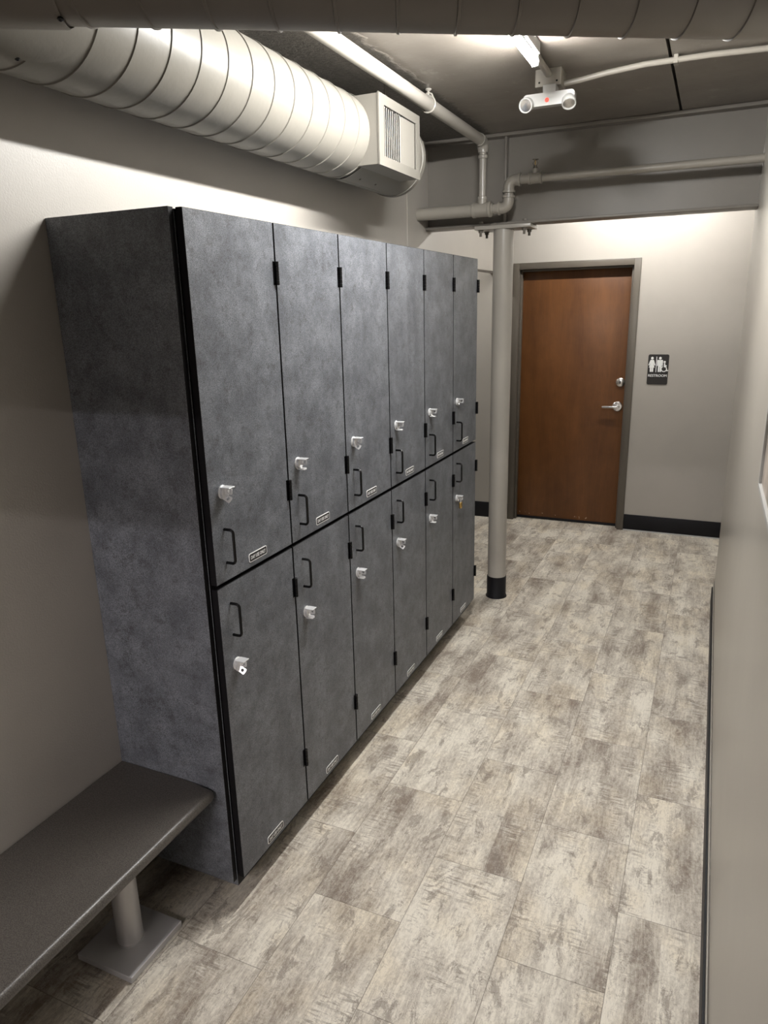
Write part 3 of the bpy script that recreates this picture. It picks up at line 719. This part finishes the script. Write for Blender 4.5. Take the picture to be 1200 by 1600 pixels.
# ------------------------------------------------------------------ ceiling lamps
def tube_lamp(name, a, b_, mat, label, group=None):
    a, b_ = Vector(a), Vector(b_); d_ = (b_ - a).normalized(); s_ = d_.cross(Vector((0, 0, 1)))
    t = thing(name, (a + b_) / 2, label, 'ceiling lamp', group)
    bb = MB(); c = (a + b_) / 2; L = (b_ - a).length
    mtx = Matrix.Translation(c) @ Matrix(((s_.x, d_.x, 0, 0), (s_.y, d_.y, 0, 0), (s_.z, d_.z, 1, 0), (0, 0, 0, 1)))
    bb.box((-0.015, -L/2 - 0.02, 0.024), (0.015, L/2 + 0.02, ZC - c.z - 0.0005), M['white'], 0.003, 1, mtx)
    for sg_ in (-1, 1): bb.box((-0.012, sg_*(L/2 + 0.010) - 0.008, -0.014), (0.012, sg_*(L/2 + 0.010) + 0.008, 0.026), M['white'], 0.002, 1, mtx)
    bb.build('housing', t)
    bb = MB(); bb.cyl(a, b_, 0.0145, mat, 20)
    for f in bb.bm.faces:                                   # LED tubes have an opaque spine on the side of the housing
        if (f.calc_center_median() - c).z > 0.0090: f.material_index = bb.mi(M['white'])
    bb.build('tube', t, label='glowing white tube')
    rel(t); return t
tube_lamp('tube_lamp', (0.505, 0.42, 2.652), (0.505, 1.41, 2.652), M['led'], 'lit white tube lamp on ceiling running lengthways, half hidden by the crossing duct')
tube_lamp('tube_lamp', (0.10, 3.88, 2.650), (1.15, 3.88, 2.650), M['led_door'], 'lit tube lamp behind the beam in front of the restroom door')
tube_lamp('tube_lamp', (-1.15, 3.95, 2.650), (-1.15, 4.40, 2.650), M['led_door'], 'added unseen tube lamp brightening the alcove wall beyond the lockers')  # added lamp, out of sight, only to brighten the strip of alcove wall
tube_lamp('tube_lamp', (-0.15, -3.93, 2.650), (1.05, -3.93, 2.650), M['led_back'], 'lit tube lamp behind the header, nearer one of two')
tube_lamp('tube_lamp', (-0.15, -5.00, 2.650), (1.05, -5.00, 2.650), M['led_back'], 'lit tube lamp behind the header, by the end wall')

# ------------------------------------------------------------------ emergency light, box and conduit
JX, JY = 0.482, 1.800
b = MB(); b.box((JX - 0.052, JY - 0.052, 2.656), (JX + 0.052, JY + 0.052, ZC), M['pipe'], 0.002, 1)
for k_ in (-1, 1): b.lathe((JX + k_*0.035, JY - 0.052, 2.672), (0, -1, 0), [(0, 0.004), (0.002, 0.003)], M['blackmetal'], 8)
b.build('junction_box', label='square taupe junction box on ceiling above the emergency light', category='box')
b = MB(); b.cyl((JX + 0.006, 1.43, 2.703), (JX, JY - 0.050, 2.700), 0.0135, M['pipe'], 16); b.build('conduit', label='short taupe conduit between tube lamp and junction box', category='conduit')
b = MB(); b.tube([(JX + 0.052, JY + 0.01, 2.672), (JX + 0.12, JY + 0.012, 2.678), (JX + 0.22, JY + 0.014, 2.690), (JX + 0.36, JY + 0.016, 2.700), (JX + 0.6, JY + 0.03, 2.703), (XR, JY + 0.065, 2.703)], 0.0110, M['pipe'], 14)
cd = b.build('conduit', label='taupe conduit running from junction box to the right wall', category='conduit')
b = MB(); b.box((0.945, JY + 0.012, 2.689), (0.962, JY + 0.056, 2.7195), M['pipe'], 0.002, 1); b.build('clip', cd)
EX, EY, EZ = 0.493, 1.735, 2.603
el = thing('emergency_light', (EX, EY, EZ), 'white twin-head emergency light under the ceiling with red indicator', 'emergency light')
b = MB(); pts = rrect(0.205, 0.047, 0.014); b.prism([(EX + px, EY - 0.018, EZ + pz_) for px, pz_ in pts], (0, 0.036, 0), M['white']); b.build('housing', el)
b = MB(); b.box((EX - 0.026, EY - 0.010, EZ + 0.022), (EX + 0.026, JY - 0.02, 2.657), M['white'], 0.002, 1); b.build('bracket', el)
for k_, dirv in ((-1, Vector((-0.10, -0.92, -0.38))), (1, Vector((0.15, -0.55, -0.82)))):
    hc = Vector((EX + k_*0.082, EY - 0.024, EZ - 0.012)); dv = dirv.normalized()
    b = MB(); b.lathe(hc - dv*0.012, dv, [(0, 0.010), (0.004, 0.020), (0.016, 0.027), (0.036, 0.0285), (0.040, 0.027), (0.040, 0.024), (0.036, 0.023)], M['white'], 24); hd = b.build('lamp_head', el)
    b = MB(); b.lathe(hc + dv*0.023, dv, [(0, 0.0225), (0.002, 0.0225), (0.004, 0.012), (0.005, 0.004)], M['satin'], 20); b.build('lens', hd, label='clear round lens')
b = MB(); b.lathe((EX - 0.006, EY - 0.0181, EZ - 0.004), (0, -1, 0), [(0, 0.0085), (0.002, 0.0075)], M['led_red'], 14); b.build('indicator', el, label='red indicator light')
rel(el)

# ------------------------------------------------------------------ framed notice on the right wall
nt_ = thing('framed_print', (XR, 0.05, 1.6), 'white edged framed print on right wall at picture edge', 'picture')
b = MB(); yA, yB2, zA, zB2, xf = -0.14, 0.318, 1.398, 2.02, XR - 0.016
b.box((xf, yA, zA), (XR, yB2, zA + 0.012), M['white'], 0.001, 1); b.box((xf, yA, zB2 - 0.012), (XR, yB2, zB2), M['white'], 0.001, 1)
b.box((xf, yA, zA + 0.012), (XR, yA + 0.012, zB2 - 0.012), M['white'], 0.001, 1); b.box((xf, yB2 - 0.012, zA + 0.012), (XR, yB2, zB2 - 0.012), M['white'], 0.001, 1)
b.build('frame', nt_)
b = MB(); b.box((xf + 0.006, yA + 0.011, zA + 0.011), (XR - 0.002, yB2 - 0.011, zB2 - 0.011), M['print']); b.build('print', nt_)
rel(nt_)
